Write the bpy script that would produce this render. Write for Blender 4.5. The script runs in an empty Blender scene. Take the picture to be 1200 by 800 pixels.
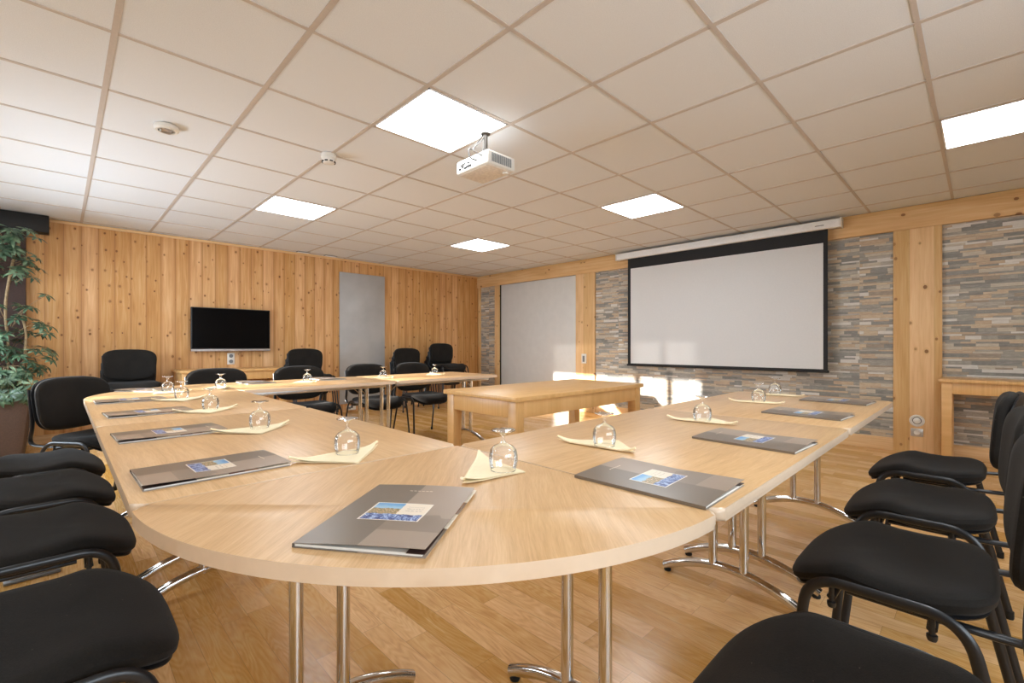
import bpy, bmesh, math, random
from mathutils import Vector, Matrix
C = bpy.context.scene.collection
PI = math.pi
def R_(d): return math.radians(d)

# ------------------------------------------------------------------ camera, world, sun, exposure
sc = bpy.context.scene
CAM_Z = 1.04
cam_d = bpy.data.cameras.new('camera'); cam = bpy.data.objects.new('camera', cam_d); C.objects.link(cam)
cam_d.sensor_width = 36; cam_d.lens = 540/1200*36; cam_d.clip_start = 0.02
cam_d.shift_x = 0.0076; cam_d.shift_y = 0.0036
YAW = 0.8035
cam.location = (-0.17, -2.587, CAM_Z)
cam.rotation_euler = (PI/2, 0, YAW - PI/2)
sc.camera = cam
sc.view_settings.view_transform = 'Standard'; sc.view_settings.look = 'None'
sc.view_settings.gamma = 1; sc.view_settings.use_curve_mapping = False
sc.view_settings.exposure = 0.0
EXPO = 1.0
w = bpy.data.worlds.new('daylight'); sc.world = w; w.use_nodes = True
bg = w.node_tree.nodes['Background']; bg.inputs[0].default_value = (0.62, 0.78, 1, 1); bg.inputs[1].default_value = 1.2
def light(name, kind, loc, energy, color, direction=None, **kw):
    d = bpy.data.lights.new(name, kind); o = bpy.data.objects.new(name, d); C.objects.link(o)
    o.location = loc; d.energy = energy; d.color = color
    for k, v in kw.items(): setattr(d, k, v)
    if direction: o.rotation_euler = Vector(direction).to_track_quat('-Z', 'Y').to_euler()
    return o
light('sun', 'SUN', (-4, 3, 3), 23.0, (1, 0.95, 0.88), (1, -0.15, -0.15), angle=R_(0.7))
light('window_daylight', 'AREA', (-1.42, 2.2, 1.2), 120, (0.72, 0.86, 1), (1, 0, -0.35), shape='RECTANGLE', size=2.4, size_y=0.8)
light('window_daylight_south', 'AREA', (0.6, -4.42, 1.45), 90, (0.82, 0.92, 1), (0.15, 1, 0.0), shape='RECTANGLE', size=3.1, size_y=1.2)  # added fill light from behind the camera, through an assumed opening
PANEL = 15.0

# ------------------------------------------------------------------ material helpers
def srgb(r, g, b):
    f = lambda c: (c/255/12.92) if c/255 <= 0.04045 else ((c/255+0.055)/1.055)**2.4
    return (f(r), f(g), f(b), 1)
class NT:
    def __init__(s, name):
        s.m = bpy.data.materials.new(name); s.m.use_nodes = True; s.t = s.m.node_tree
        s.p = s.t.nodes['Principled BSDF']; s.out = s.t.nodes['Material Output']
    def n(s, typ, ins=None, **kw):
        nd = s.t.nodes.new(typ)
        for k, v in kw.items(): setattr(nd, k, v)
        for k, v in (ins or {}).items():
            if isinstance(v, bpy.types.NodeSocket): s.t.links.new(v, nd.inputs[k])
            else: nd.inputs[k].default_value = v
        return nd
    def math(s, op, a, b=0.0, c=0.0):
        return s.n('ShaderNodeMath', {0: a, 1: b, 2: c}, operation=op).outputs[0]
    def ramp(s, fac, stops, interp='LINEAR'):
        nd = s.n('ShaderNodeValToRGB', {0: fac}); cr = nd.color_ramp; cr.interpolation = interp
        while len(cr.elements) < len(stops): cr.elements.new(0.5)
        for e, (p, c) in zip(cr.elements, stops): e.position = p; e.color = c
        return nd.outputs[0]
    def mix(s, fac, a, b, mode='MIX'):
        nd = s.n('ShaderNodeMix', data_type='RGBA', blend_type=mode)
        for i, v in ((0, fac), (6, a), (7, b)):
            if isinstance(v, bpy.types.NodeSocket): s.t.links.new(v, nd.inputs[i])
            else: nd.inputs[i].default_value = v
        return nd.outputs[2]
    def coords(s, kind='Object'):
        tc = s.n('ShaderNodeTexCoord'); return tc.outputs[kind]
    def sep(s, v):
        nd = s.n('ShaderNodeSeparateXYZ', {0: v}); return nd.outputs
    def comb(s, x, y, z=0.0): return s.n('ShaderNodeCombineXYZ', {0: x, 1: y, 2: z}).outputs[0]
    def noise(s, v, scale=1, detail=4, rough=0.5, dist=0.0):
        return s.n('ShaderNodeTexNoise', {'Vector': v, 'Scale': scale, 'Detail': detail, 'Roughness': rough, 'Distortion': dist}).outputs[0]
    def white(s, v, dim='3D'):
        return s.n('ShaderNodeTexWhiteNoise', {'Vector': v}, noise_dimensions=dim).outputs[0]
    def set(s, **kw):
        for k, v in kw.items():
            k = k.replace('_', ' ')
            if isinstance(v, bpy.types.NodeSocket): s.t.links.new(v, s.p.inputs[k])
            else: s.p.inputs[k].default_value = v
        return s
    def bump(s, h, strength=0.2, dist=0.002):
        b = s.n('ShaderNodeBump', {'Height': h, 'Strength': strength, 'Distance': dist})
        s.t.links.new(b.outputs[0], s.p.inputs['Normal'])
def plain(name, col, rough=0.5, metal=0.0, spec=0.5, vary=0.04, scale=60):
    t = NT(name); v = t.coords()
    nz = t.noise(v, scale, 3)
    c2 = tuple(max(0, c*(1-vary*3)) for c in col[:3])+(1,)
    c1 = tuple(min(1, c*(1+vary*3)) for c in col[:3])+(1,)
    t.set(Base_Color=t.ramp(nz, [(0.3, c2), (0.7, c1)]), Roughness=rough, Metallic=metal)
    t.p.inputs['Specular IOR Level'].default_value = spec
    return t.m

def wood_planks(name, axis_u, axis_v, pw, cols, knots=True, rough=0.5, pl=0.0, knot_dark=srgb(110, 62, 28), seam=0.012, knot_sc=(0.14, 0.5), spec=0.4, vgrain=1.0, vari=1.0, st=1.0, gc=0.2, eb=0.0, cath=0.0):
    """boards running along axis_v, boards pw wide across axis_u; optional board length pl"""
    t = NT(name); s = t.sep(t.coords()); u, v = s[axis_u], s[axis_v]
    un = t.math('DIVIDE', u, pw); cid = t.math('FLOOR', un); fu = t.math('FRACT', un)
    r1 = t.white(t.comb(cid, 3.7, 1.0))
    if pl:
        vv = t.math('ADD', t.math('DIVIDE', v, pl), t.math('MULTIPLY', r1, 7.0))
        vid = t.math('FLOOR', vv); fv = t.math('FRACT', vv)
    else:
        vid = 0.0; fv = None
    rb = t.white(t.comb(cid, vid, 5.0))
    off = t.math('MULTIPLY', rb, 37.0)
    gu = t.math('ADD', u, off)
    # knots (in-plane distance)
    kv = t.comb(t.math('ADD', t.math('DIVIDE', u, knot_sc[0]), off), t.math('DIVIDE', v, knot_sc[0]*1.25), 0.0)
    vor = t.n('ShaderNodeTexVoronoi', {'Vector': kv, 'Scale': 1.0, 'Randomness': 1.0}, voronoi_dimensions='2D', feature='F1')
    kc = vor.outputs['Color']; kd = t.math('ADD', vor.outputs['Distance'], t.math('MULTIPLY', t.math('GREATER_THAN', t.sep(kc)[2], knot_sc[1]), 5.0))
    ksz = t.math('MULTIPLY_ADD', t.sep(kc)[0], 0.05, 0.045)
    # grain, bent around the knots
    bend = t.math('MULTIPLY', t.math('POWER', t.math('MAXIMUM', t.math('SUBTRACT', 0.55, kd), 0.0), 2.0), 0.05*vgrain if knots else 0.0)
    gv = t.comb(t.math('MULTIPLY', t.math('ADD', gu, bend), 1.0), t.math('MULTIPLY', v, 0.045*st), 0.0)
    g1 = t.noise(gv, 38, 3, 0.55, 0.6*st)
    g2 = t.noise(t.comb(t.math('ADD', gu, bend), t.math('MULTIPLY', v, 0.02), 2.0), 190, 2, 0.6)
    g3 = t.noise(t.comb(gu, t.math('MULTIPLY', v, 0.25), 4.0), 7, 2)
    g = t.math('ADD', t.math('MULTIPLY', g1, 0.5), t.math('ADD', t.math('MULTIPLY', g2, 0.2), t.math('MULTIPLY', g3, 0.3)))
    if cath:
        cn = t.noise(t.comb(t.math('MULTIPLY', gu, 5.0), t.math('MULTIPLY', v, 0.9), rb), 1.6, 2, 0.5)
        rings = t.math('MULTIPLY_ADD', t.math('SINE', t.math('MULTIPLY', cn, 150.0)), 0.5, 0.5)
        g = t.math('ADD', t.math('MULTIPLY', g, 1.0-cath), t.math('MULTIPLY', rings, cath))
    col = t.ramp(g, [(0.5-gc, cols[0]), (0.5, cols[1]), (0.5+gc*0.9, cols[2])])
    hv = t.n('ShaderNodeHueSaturation', {'Hue': 0.5, 'Saturation': t.math('MULTIPLY_ADD', rb, -0.14*vari, 1.0+0.07*vari), 'Value': t.math('MULTIPLY_ADD', rb, 0.22*vari, 1.0-0.11*vari), 'Fac': 1.0, 'Color': col}).outputs[0]
    col = hv
    if eb:
        e0 = t.math('MINIMUM', fu, t.math('SUBTRACT', 1.0, fu))
        bandw = t.math('MULTIPLY_ADD', t.white(t.comb(cid, 8.0, 2.0)), 0.22, 0.05)
        bf = t.math('MAXIMUM', t.math('SUBTRACT', 1.0, t.math('DIVIDE', e0, bandw)), 0.0)
        col = t.mix(t.math('MULTIPLY', bf, eb), col, cols[0])
    if knots:
        halo = t.math('SUBTRACT', 1.0, t.math('SMOOTH_MIN', t.math('DIVIDE', kd, t.math('MULTIPLY', ksz, 2.2)), 1.0, 0.1))
        col = t.mix(t.math('MULTIPLY', t.math('MAXIMUM', halo, 0.0), 0.65), col, cols[0])
        core = t.math('LESS_THAN', kd, ksz)
        col = t.mix(t.math('MULTIPLY', core, t.math('MULTIPLY_ADD', t.sep(kc)[1], 0.5, 0.4)), col, knot_dark)
    if seam:
        ed = t.math('MINIMUM', fu, t.math('SUBTRACT', 1.0, fu))
        sm = t.math('LESS_THAN', ed, seam)
        if fv is not None:
            ed2 = t.math('MINIMUM', fv, t.math('SUBTRACT', 1.0, fv))
            sm = t.math('MAXIMUM', sm, t.math('LESS_THAN', ed2, seam*pw/pl))
        col = t.mix(t.math('MULTIPLY', sm, 0.45), col, tuple(c*0.35 for c in cols[0][:3])+(1,))
    t.set(Base_Color=col, Roughness=t.math('MULTIPLY_ADD', g2, 0.12, rough-0.06))
    t.p.inputs['Specular IOR Level'].default_value = spec
    t.bump(g, 0.08, 0.002)
    return t.m

def laminate(name, axis_u, axis_v, cols, rough=0.32, spec=0.5, rot=0.0):
    t = NT(name); co = t.coords()
    if rot: co = t.n('ShaderNodeVectorRotate', {'Vector': co, 'Angle': rot}, rotation_type='Z_AXIS').outputs[0]
    s = t.sep(co); u, v = s[axis_u], s[axis_v]
    wv = t.noise(t.comb(t.math('MULTIPLY', u, 3.0), t.math('MULTIPLY', v, 0.9), 0.0), 2.2, 3)
    uu = t.math('MULTIPLY_ADD', wv, 0.06, u)
    g1 = t.noise(t.comb(uu, t.math('MULTIPLY', v, 0.05), 0.0), 60, 3, 0.6)
    g2 = t.noise(t.comb(uu, t.math('MULTIPLY', v, 0.045), 2.0), 330, 2, 0.7)
    g3 = t.noise(t.comb(u, t.math('MULTIPLY', v, 0.4), 5.0), 4, 2)
    g = t.math('ADD', t.math('MULTIPLY', g1, 0.4), t.math('ADD', t.math('MULTIPLY', g2, 0.35), t.math('MULTIPLY', g3, 0.25)))
    t.set(Base_Color=t.ramp(g, [(0.38, cols[0]), (0.5, cols[1]), (0.6, cols[2])]), Roughness=rough)
    t.p.inputs['Specular IOR Level'].default_value = spec
    return t.m

PINE = (srgb(182, 126, 70), srgb(210, 160, 104), srgb(226, 184, 134))
M = {}
M['pine_wall'] = wood_planks('pine_boards', 0, 2, 0.142, PINE, True, 0.5, 0, srgb(105, 58, 26), 0.012, (0.135, 0.62), gc=0.2, eb=0.75)
PB = (srgb(200, 154, 98), srgb(221, 180, 127), srgb(232, 200, 150))
M['pine_post'] = wood_planks('pine_post', 1, 2, 0.175, PB, True, 0.5, 0, srgb(130, 84, 46), 0.005, (0.16, 0.5), gc=0.22)
M['pine_beam'] = wood_planks('pine_beam', 2, 1, 0.26, PB, True, 0.5, 0, srgb(120, 70, 32), 0.0, (0.2, 0.4))
M['pine_skirt'] = wood_planks('pine_skirting', 2, 1, 0.3, PB, False, 0.5, 0, seam=0.0)
M['pine_skirt_x'] = wood_planks('pine_skirting_north', 2, 0, 0.3, PB, False, 0.5, 0, seam=0.0)
OAKF = (srgb(194, 142, 80), srgb(216, 168, 106), srgb(228, 188, 130))
M['floor'] = wood_planks('oak_parquet', 0, 1, 0.088, OAKF, False, 0.25, 0.62, seam=0.010, spec=0.5, st=3.0, gc=0.2, cath=0.11, vari=1.5)
TAB = (srgb(198, 156, 107), srgb(212, 171, 122), srgb(221, 183, 136))
M['top_y'] = laminate('oak_laminate_lengthwise', 0, 1, TAB)
M['top_r'] = laminate('oak_laminate_corner', 0, 1, TAB, rot=R_(45))
M['edge'] = plain('beige_edge_band', srgb(220, 196, 170), 0.4, vary=0.006)
DSK = (srgb(206, 158, 98), srgb(216, 170, 110), srgb(224, 180, 122))
M['desk'] = laminate('honey_oak_veneer', 1, 0, DSK, 0.35)
M['desk_leg'] = laminate('honey_oak_leg', 0, 2, DSK, 0.38)
M['chrome'] = plain('polished_chrome', (0.66, 0.65, 0.64, 1), 0.09, 1.0, vary=0.01)
M['black_tube'] = plain('black_coated_tube', srgb(26, 27, 30), 0.32, 0.0, 0.5, vary=0.03)
M['black_plastic'] = plain('black_plastic', srgb(24, 24, 26), 0.42, vary=0.03)
M['rubber'] = plain('black_rubber', srgb(18, 18, 18), 0.7)
M['white_plastic'] = plain('white_plastic', srgb(226, 222, 214), 0.4, vary=0.01)
M['white_metal'] = plain('white_coated_metal', srgb(240, 240, 240), 0.38, vary=0.01)
M['grey_plastic'] = plain('grey_plastic', srgb(120, 122, 124), 0.45)
M['steel'] = plain('brushed_steel', (0.55, 0.55, 0.55, 1), 0.3, 1.0, vary=0.02)
M['dark'] = plain('dark_gap', srgb(20, 18, 16), 0.6)
M['tile'] = plain('mineral_ceiling_tile', srgb(226, 229, 233), 0.95, spec=0.15, vary=0.02, scale=300)
M['grid'] = plain('ceiling_grid_metal', srgb(196, 186, 178), 0.6, vary=0.01)
M['screen_white'] = plain('projection_fabric', srgb(214, 214, 214), 0.5, vary=0.005)
M['screen_black'] = plain('black_screen_border', srgb(20, 21, 24), 0.7)
M['door_grey'] = plain('pale_grey_door', srgb(212, 210, 206), 0.36, vary=0.01, scale=8)
M['board_grey'] = plain('grey_enamel_board', srgb(174, 173, 172), 0.33, vary=0.02, scale=5)
M['tv_glass'] = plain('dark_screen_glass', srgb(7, 7, 9), 0.12, vary=0.0)
M['tv_glass'].node_tree.nodes['Principled BSDF'].inputs['Specular IOR Level'].default_value = 0.12
M['silver'] = plain('silver_plastic', srgb(176, 168, 164), 0.35, 0.3)
M['napkin'] = plain('cream_paper_napkin', srgb(252, 236, 200), 0.85, vary=0.01)
M['paper'] = plain('white_paper', srgb(236, 232, 224), 0.6, vary=0.01)
M['wallpaint'] = plain('off_white_paint', srgb(214, 196, 170), 0.8)
M['brown'] = plain('dark_brown_panel', srgb(66, 46, 40), 0.6)
M['black_box'] = plain('dark_blind_housing', srgb(16, 14, 14), 0.6)
M['stem'] = plain('woody_stem', srgb(138, 116, 84), 0.8, vary=0.08)
M['soil'] = plain('potting_soil', srgb(50, 36, 26), 0.95, vary=0.15)
M['mount'] = plain('dark_bronze_mount', srgb(58, 50, 42), 0.45, 0.3)
M['cable'] = plain('dark_cable', srgb(60, 54, 48), 0.5)

def mk_fabric():
    t = NT('black_woven_fabric'); v = t.coords()
    n1 = t.noise(v, 260, 3, 0.8); n2 = t.noise(v, 9, 4)
    g = t.math('ADD', t.math('MULTIPLY', n1, 0.6), t.math('MULTIPLY', n2, 0.4))
    vo = t.n('ShaderNodeTexVoronoi', {'Vector': v, 'Scale': 70.0})
    lint = t.math('MULTIPLY', t.math('LESS_THAN', vo.outputs['Distance'], 0.09), t.math('GREATER_THAN', t.sep(vo.outputs['Color'])[0], 0.93))
    t.set(Base_Color=t.mix(t.math('MULTIPLY', lint, 0.5), t.ramp(g, [(0.3, srgb(19, 17, 15)), (0.7, srgb(38, 34, 30))]), srgb(120, 112, 100)), Roughness=0.92)
    t.p.inputs['Specular IOR Level'].default_value = 0.25
    t.p.inputs['Sheen Weight'].default_value = 0.05; t.p.inputs['Sheen Roughness'].default_value = 0.4
    t.bump(n1, 0.5, 0.0015); return t.m
M['fabric'] = mk_fabric()

def mk_stone():
    t = NT('stacked_stone_cladding'); s = t.sep(t.coords()); y, z = s[1], s[2]
    # uneven course heights: warp z in steps inside repeating panels
    rh = 0.023
    zz = t.math('DIVIDE', z, rh)
    zw = t.math('ADD', zz, t.math('MULTIPLY', t.math('SINE', t.math('MULTIPLY', zz, 1.9)), 0.28))
    pan = t.math('FLOOR', t.math('DIVIDE', y, 0.57))
    zw = t.math('ADD', zw, t.math('MULTIPLY', t.white(t.comb(pan, 2.0, 0.0)), 0.75))
    row = t.math('FLOOR', zw); fz = t.math('FRACT', zw)
    rr = t.white(t.comb(row, 9.0, pan))
    ln = t.math('MULTIPLY_ADD', t.white(t.comb(row, 4.0, 1.0)), 0.16, 0.10)
    uu = t.math('ADD', t.math('DIVIDE', y, ln), t.math('MULTIPLY', rr, 5.0))
    cell = t.math('FLOOR', uu); fy = t.math('FRACT', uu)
    rc = t.white(t.comb(cell, row, pan)); rv = t.white(t.comb(cell, row, t.math('ADD', pan, 77.0)))
    col = t.ramp(rc, [(0.0, srgb(142, 143, 140)), (0.12, srgb(168, 166, 160)), (0.26, srgb(198, 180, 156)), (0.42, srgb(200, 194, 182)), (0.56, srgb(152, 153, 150)), (0.66, srgb(204, 190, 166)), (0.80, srgb(184, 179, 171)), (0.88, srgb(216, 214, 210)), (0.95, srgb(168, 156, 142))], 'CONSTANT')
    nz = t.noise(t.comb(t.math('MULTIPLY', y, 1.0), t.math('MULTIPLY', z, 3.5), rv), 24, 5, 0.65)
    col = t.mix(0.4, col, t.ramp(nz, [(0.3, srgb(104, 98, 92)), (0.5, srgb(156, 150, 142)), (0.7, srgb(206, 200, 190))]), 'OVERLAY')
    e = t.math('MULTIPLY', t.math('MINIMUM', fz, t.math('SUBTRACT', 1.0, fz)), rh)
    e2 = t.math('MULTIPLY', t.math('MINIMUM', fy, t.math('SUBTRACT', 1.0, fy)), 0.18)
    ed = t.math('LESS_THAN', t.math('MINIMUM', e, e2), 0.0009)
    col = t.mix(t.math('MULTIPLY', ed, 0.4), col, srgb(110, 104, 98))
    t.set(Base_Color=col, Roughness=t.math('MULTIPLY_ADD', nz, 0.3, 0.32))
    h = t.math('ADD', t.math('MULTIPLY', rv, 1.0), t.math('MULTIPLY', nz, 0.5))
    h = t.math('MULTIPLY', h, t.math('SUBTRACT', 1.0, ed))
    t.bump(h, 0.35, 0.004); return t.m
M['stone'] = mk_stone()

def mk_glass(name='thin_clear_glass'):
    t = NT(name); t.t.nodes.remove(t.p)
    lw = t.n('ShaderNodeLayerWeight', {'Blend': 0.22})
    tr = t.n('ShaderNodeBsdfTransparent'); gl = t.n('ShaderNodeBsdfGlossy', {'Roughness': 0.03, 'Color': (1, 1, 1, 1)})
    fc = t.ramp(lw.outputs['Facing'], [(0.0, (0.99, 0.99, 0.99, 1)), (0.55, (0.95, 0.95, 0.94, 1)), (1.0, (0.42, 0.41, 0.40, 1))])
    t.t.links.new(fc, tr.inputs[0])
    f = t.math('MINIMUM', t.math('MULTIPLY_ADD', lw.outputs['Fresnel'], 1.45, 0.05), 0.92)
    mx = t.n('ShaderNodeMixShader', {0: f, 1: tr.outputs[0], 2: gl.outputs[0]})
    t.t.links.new(mx.outputs[0], t.out.inputs[0]); return t.m
M['glass'] = mk_glass()
def mk_sheer():
    t = NT('sheer_blind_fabric'); t.t.nodes.remove(t.p)
    a = t.n('ShaderNodeBsdfTransparent', {'Color': (1, 1, 1, 1)}); b = t.n('ShaderNodeBsdfTranslucent', {'Color': (0.4, 0.4, 0.39, 1)})
    mx = t.n('ShaderNodeMixShader', {0: 0.82, 1: a.outputs[0], 2: b.outputs[0]}); t.t.links.new(mx.outputs[0], t.out.inputs[0]); return t.m
M['sheer'] = mk_sheer()
def mk_emit(name, col, s):
    t = NT(name); t.t.nodes.remove(t.p)
    e = t.n('ShaderNodeEmission', {'Color': col, 'Strength': s}); t.t.links.new(e.outputs[0], t.out.inputs[0]); return t.m
M['lamp'] = mk_emit('lit_led_diffuser', (0.90, 0.955, 1, 1), PANEL)
def mk_leaf():
    t = NT('schefflera_leaf'); v = t.coords(); n = t.noise(v, 14, 3)
    t.set(Base_Color=t.ramp(n, [(0.3, srgb(36, 54, 40)), (0.52, srgb(64, 90, 66)), (0.72, srgb(128, 148, 116))]), Roughness=0.36)
    return t.m
M['leaf'] = mk_leaf()
def mk_cover():
    t = NT('taupe_folder_cover'); s = t.sep(t.coords()); x, y = s[0], s[1]
    half = t.math('LESS_THAN', x, 0.0)
    nz = t.noise(t.coords(), 20, 4)
    ridge = t.math('ADD', -0.052, t.math('MULTIPLY', nz, 0.06))
    band = t.math('MULTIPLY', t.math('MULTIPLY', t.math('LESS_THAN', y, ridge), t.math('GREATER_THAN', y, -0.088)), t.math('GREATER_THAN', x, 0.0))
    col = t.mix(half, srgb(160, 142, 126), srgb(118, 106, 94))
    col = t.mix(t.math('MULTIPLY', band, 0.6), col, srgb(122, 110, 98))
    t.set(Base_Color=col, Roughness=0.3); return t.m
M['cover'] = mk_cover()
for k, c in dict(p_sky=(124, 182, 226), p_green=(124, 138, 84), p_roof=(190, 138, 98), p_cream=(240, 226, 204), p_navy=(46, 66, 128), p_snow=(172, 196, 232), p_ink=(120, 104, 96), p_rust=(120, 62, 34), p_dark=(70, 52, 48)).items():
    M[k] = plain('print_'+k[2:], srgb(*c), 0.3, vary=0.03, scale=200)

def mk_picture():
    t = NT('printed_village_picture'); s_ = t.sep(t.coords()); x = t.math('DIVIDE', t.math('ADD', s_[0], 0.056), 0.112); y = t.math('DIVIDE', t.math('ADD', s_[1], 0.048), 0.088)
    v = t.comb(x, y, 0.0)
    n1 = t.noise(v, 9, 5, 0.65); n2 = t.noise(v, 22, 4, 0.7)
    sky = t.ramp(t.math('ADD', y, t.math('MULTIPLY', n1, 0.2)), [(0.85, srgb(150, 190, 216)), (1.0, srgb(92, 160, 212))])
    town = t.ramp(n2, [(0.38, srgb(84, 104, 66)), (0.48, srgb(150, 140, 96)), (0.55, srgb(196, 150, 112)), (0.64, srgb(226, 206, 176))])
    mount = t.ramp(t.noise(t.comb(x, t.math('MULTIPLY', y, 0.5), 3.0), 13, 5, 0.7, 1.2), [(0.36, srgb(30, 46, 98)), (0.5, srgb(62, 90, 158)), (0.58, srgb(170, 196, 232)), (0.66, srgb(228, 236, 244))])
    up = t.math('GREATER_THAN', y, t.math('MULTIPLY_ADD', n1, 0.22, 0.56))
    col = t.mix(up, town, sky)
    words = t.math('MULTIPLY', t.math('LESS_THAN', t.math('FRACT', t.math('MULTIPLY', y, 9.0)), 0.34), t.math('GREATER_THAN', t.noise(t.comb(t.math('MULTIPLY', x, 4.0), t.math('MULTIPLY', y, 2.0), 1.0), 14, 1), 0.5))
    inx = t.math('MULTIPLY', t.math('MULTIPLY', t.math('GREATER_THAN', x, 0.62), t.math('LESS_THAN', x, 0.9)), t.math('MULTIPLY', t.math('GREATER_THAN', y, 0.5), t.math('LESS_THAN', y, 0.8)))
    cream = t.mix(t.math('MULTIPLY', t.math('MULTIPLY', words, inx), 0.6), srgb(236, 222, 202), srgb(120, 110, 104))
    col = t.mix(t.math('GREATER_THAN', x, 0.52), col, cream)
    low = t.math('LESS_THAN', y, t.math('MULTIPLY_ADD', n1, 0.16, 0.28))
    col = t.mix(low, col, mount)
    ex = t.math('MINIMUM', t.math('MINIMUM', x, t.math('SUBTRACT', 1.0, x)), t.math('MINIMUM', y, t.math('SUBTRACT', 1.0, y)))
    col = t.mix(t.math('LESS_THAN', ex, 0.03), col, srgb(238, 228, 212))
    t.set(Base_Color=col, Roughness=0.3); return t.m
M['picture'] = mk_picture()

# ------------------------------------------------------------------ mesh helpers
def BM(): return bmesh.new()
def obj(name, bm, m, parent=None, smooth=True, ang=35, kind=None):
    me = bpy.data.meshes.new(name); bmesh.ops.recalc_face_normals(bm, faces=bm.faces[:]) if bm.faces else None
    bm.to_mesh(me); bm.free()
    for mm in (m if isinstance(m, (list, tuple)) else [m]): me.materials.append(mm)
    if smooth:
        me.polygons.foreach_set('use_smooth', [True]*len(me.polygons))
        try: me.set_sharp_from_angle(angle=R_(ang))
        except Exception: pass
    o = bpy.data.objects.new(name, me); C.objects.link(o)
    if parent: o.parent = parent
    if kind: o['kind'] = kind
    return o
def box(bm, x0, x1, y0, y1, z0, z1, bev=0.0, seg=2, mat=0):
    r = bmesh.ops.create_cube(bm, size=1); vs = r['verts']
    for v in vs: v.co = Vector(((x0+x1)/2+v.co.x*(x1-x0), (y0+y1)/2+v.co.y*(y1-y0), (z0+z1)/2+v.co.z*(z1-z0)))
    fs = set(f for v in vs for f in v.link_faces)
    for f in fs: f.material_index = mat
    if bev: bmesh.ops.bevel(bm, geom=list(set(e for v in vs for e in v.link_edges)), offset=bev, segments=seg, profile=0.5, affect='EDGES', material=mat)
    return bm
def B(x0, x1, y0, y1, z0, z1, bev=0.0, seg=2): return box(BM(), x0, x1, y0, y1, z0, z1, bev, seg)
def prism(bm, pts, z0, z1, bev=0.0, seg=3, mat=0):
    vb = [bm.verts.new((p[0], p[1], z0)) for p in pts]; vt = [bm.verts.new((p[0], p[1], z1)) for p in pts]
    n = len(pts); fs = [bm.faces.new(vb[::-1]), bm.faces.new(vt)]
    for i in range(n): fs.append(bm.faces.new((vb[i], vb[(i+1) % n], vt[(i+1) % n], vt[i])))
    for f in fs: f.material_index = mat
    if bev:
        es = [e for e in set(e for f in fs[:2] for e in f.edges)]
        bmesh.ops.bevel(bm, geom=es, offset=bev, segments=seg, profile=0.5, affect='EDGES')
    return bm
def rounded(pts, r, n=6):
    """round the corners of an open 3D polyline"""
    P = [Vector(p) for p in pts]; out = [P[0]]
    for i in range(1, len(P)-1):
        a, b, c = P[i-1], P[i], P[i+1]
        d1, d2 = (a-b), (c-b); rr = min(r, d1.length*0.49, d2.length*0.49)
        p1, p2 = b+d1.normalized()*rr, b+d2.normalized()*rr
        for k in range(n+1):
            t = k/n; out.append((1-t)**2*p1+2*t*(1-t)*b+t*t*p2)
    out.append(P[-1]); return out
def tube(bm, pts, rx, ry=None, seg=10, ref=(0, 0, 1), cap=True, mat=0):
    """sweep an ellipse: rx across (side), ry along the ref-ish normal"""
    ry = ry or rx; P = [Vector(p) for p in pts]; rings = []; N = len(P)
    prevn = None
    for i, p in enumerate(P):
        t = ((P[min(i+1, N-1)]-P[max(i-1, 0)])).normalized()
        if prevn is None:
            rf = Vector(ref)
            if abs(rf.dot(t)) > 0.95: rf = Vector((0, 1, 0)) if abs(t.y) < 0.9 else Vector((1, 0, 0))
            nn = (rf-t*rf.dot(t)).normalized()
        else: nn = (prevn-t*prevn.dot(t)).normalized()
        prevn = nn; b = t.cross(nn)
        rings.append([bm.verts.new(p+nn*(math.cos(2*PI*k/seg)*ry)+b*(math.sin(2*PI*k/seg)*rx)) for k in range(seg)])
    for a, b in zip(rings, rings[1:]):
        for k in range(seg): bm.faces.new((a[k], a[(k+1) % seg], b[(k+1) % seg], b[k])).material_index = mat
    if cap: bm.faces.new(rings[0][::-1]).material_index = mat; bm.faces.new(rings[-1]).material_index = mat
    return bm
def lathe(bm, prof, seg=28, c=(0, 0, 0), sx=1.0, sy=1.0, close=True):
    rings = []
    for r, z in prof:
        if r < 1e-6: rings.append([bm.verts.new((c[0], c[1], c[2]+z))])
        else: rings.append([bm.verts.new((c[0]+sx*r*math.cos(2*PI*k/seg), c[1]+sy*r*math.sin(2*PI*k/seg), c[2]+z)) for k in range(seg)])
    for a, b in zip(rings, rings[1:]):
        if len(a) == 1 and len(b) == 1: continue
        for k in range(seg):
            k2 = (k+1) % seg
            if len(a) == 1: bm.faces.new((a[0], b[k2], b[k]))
            elif len(b) == 1: bm.faces.new((a[k], a[k2], b[0]))
            else: bm.faces.new((a[k], a[k2], b[k2], b[k]))
    return bm
PADP = [(0, .5), (.35, .5), (.62, .495), (.8, .47), (.91, .40), (.97, .26), (1, .04), (.99, -.2), (.955, -.38), (.88, -.48), (.7, -.5), (0, -.5)]
def pad(bm, hw, hd, ex, th, warp, xf, seg=56, sq=lambda x, y: (x, y)):
    rings = []
    for s, zr in PADP:
        ring = []
        cnt = 1 if s == 0 else seg
        for k in range(cnt):
            a = 2*PI*k/seg; ca, sa = math.cos(a), math.sin(a)
            x = hw*math.copysign(abs(ca)**(2/ex), ca)*s if s else 0; y = hd*math.copysign(abs(sa)**(2/ex), sa)*s if s else 0
            x, y = sq(x, y)
            ring.append(bm.verts.new(xf(x, y, zr*th+warp(x, y))))
        rings.append(ring)
    for a, b in zip(rings, rings[1:]):
        for k in range(seg):
            k2 = (k+1) % seg
            if len(a) == 1: bm.faces.new((a[0], b[k], b[k2]))
            elif len(b) == 1: bm.faces.new((a[k], b[0], a[k2]))
            else: bm.faces.new((a[k], b[k], b[k2], a[k2]))
    return bm
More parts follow.
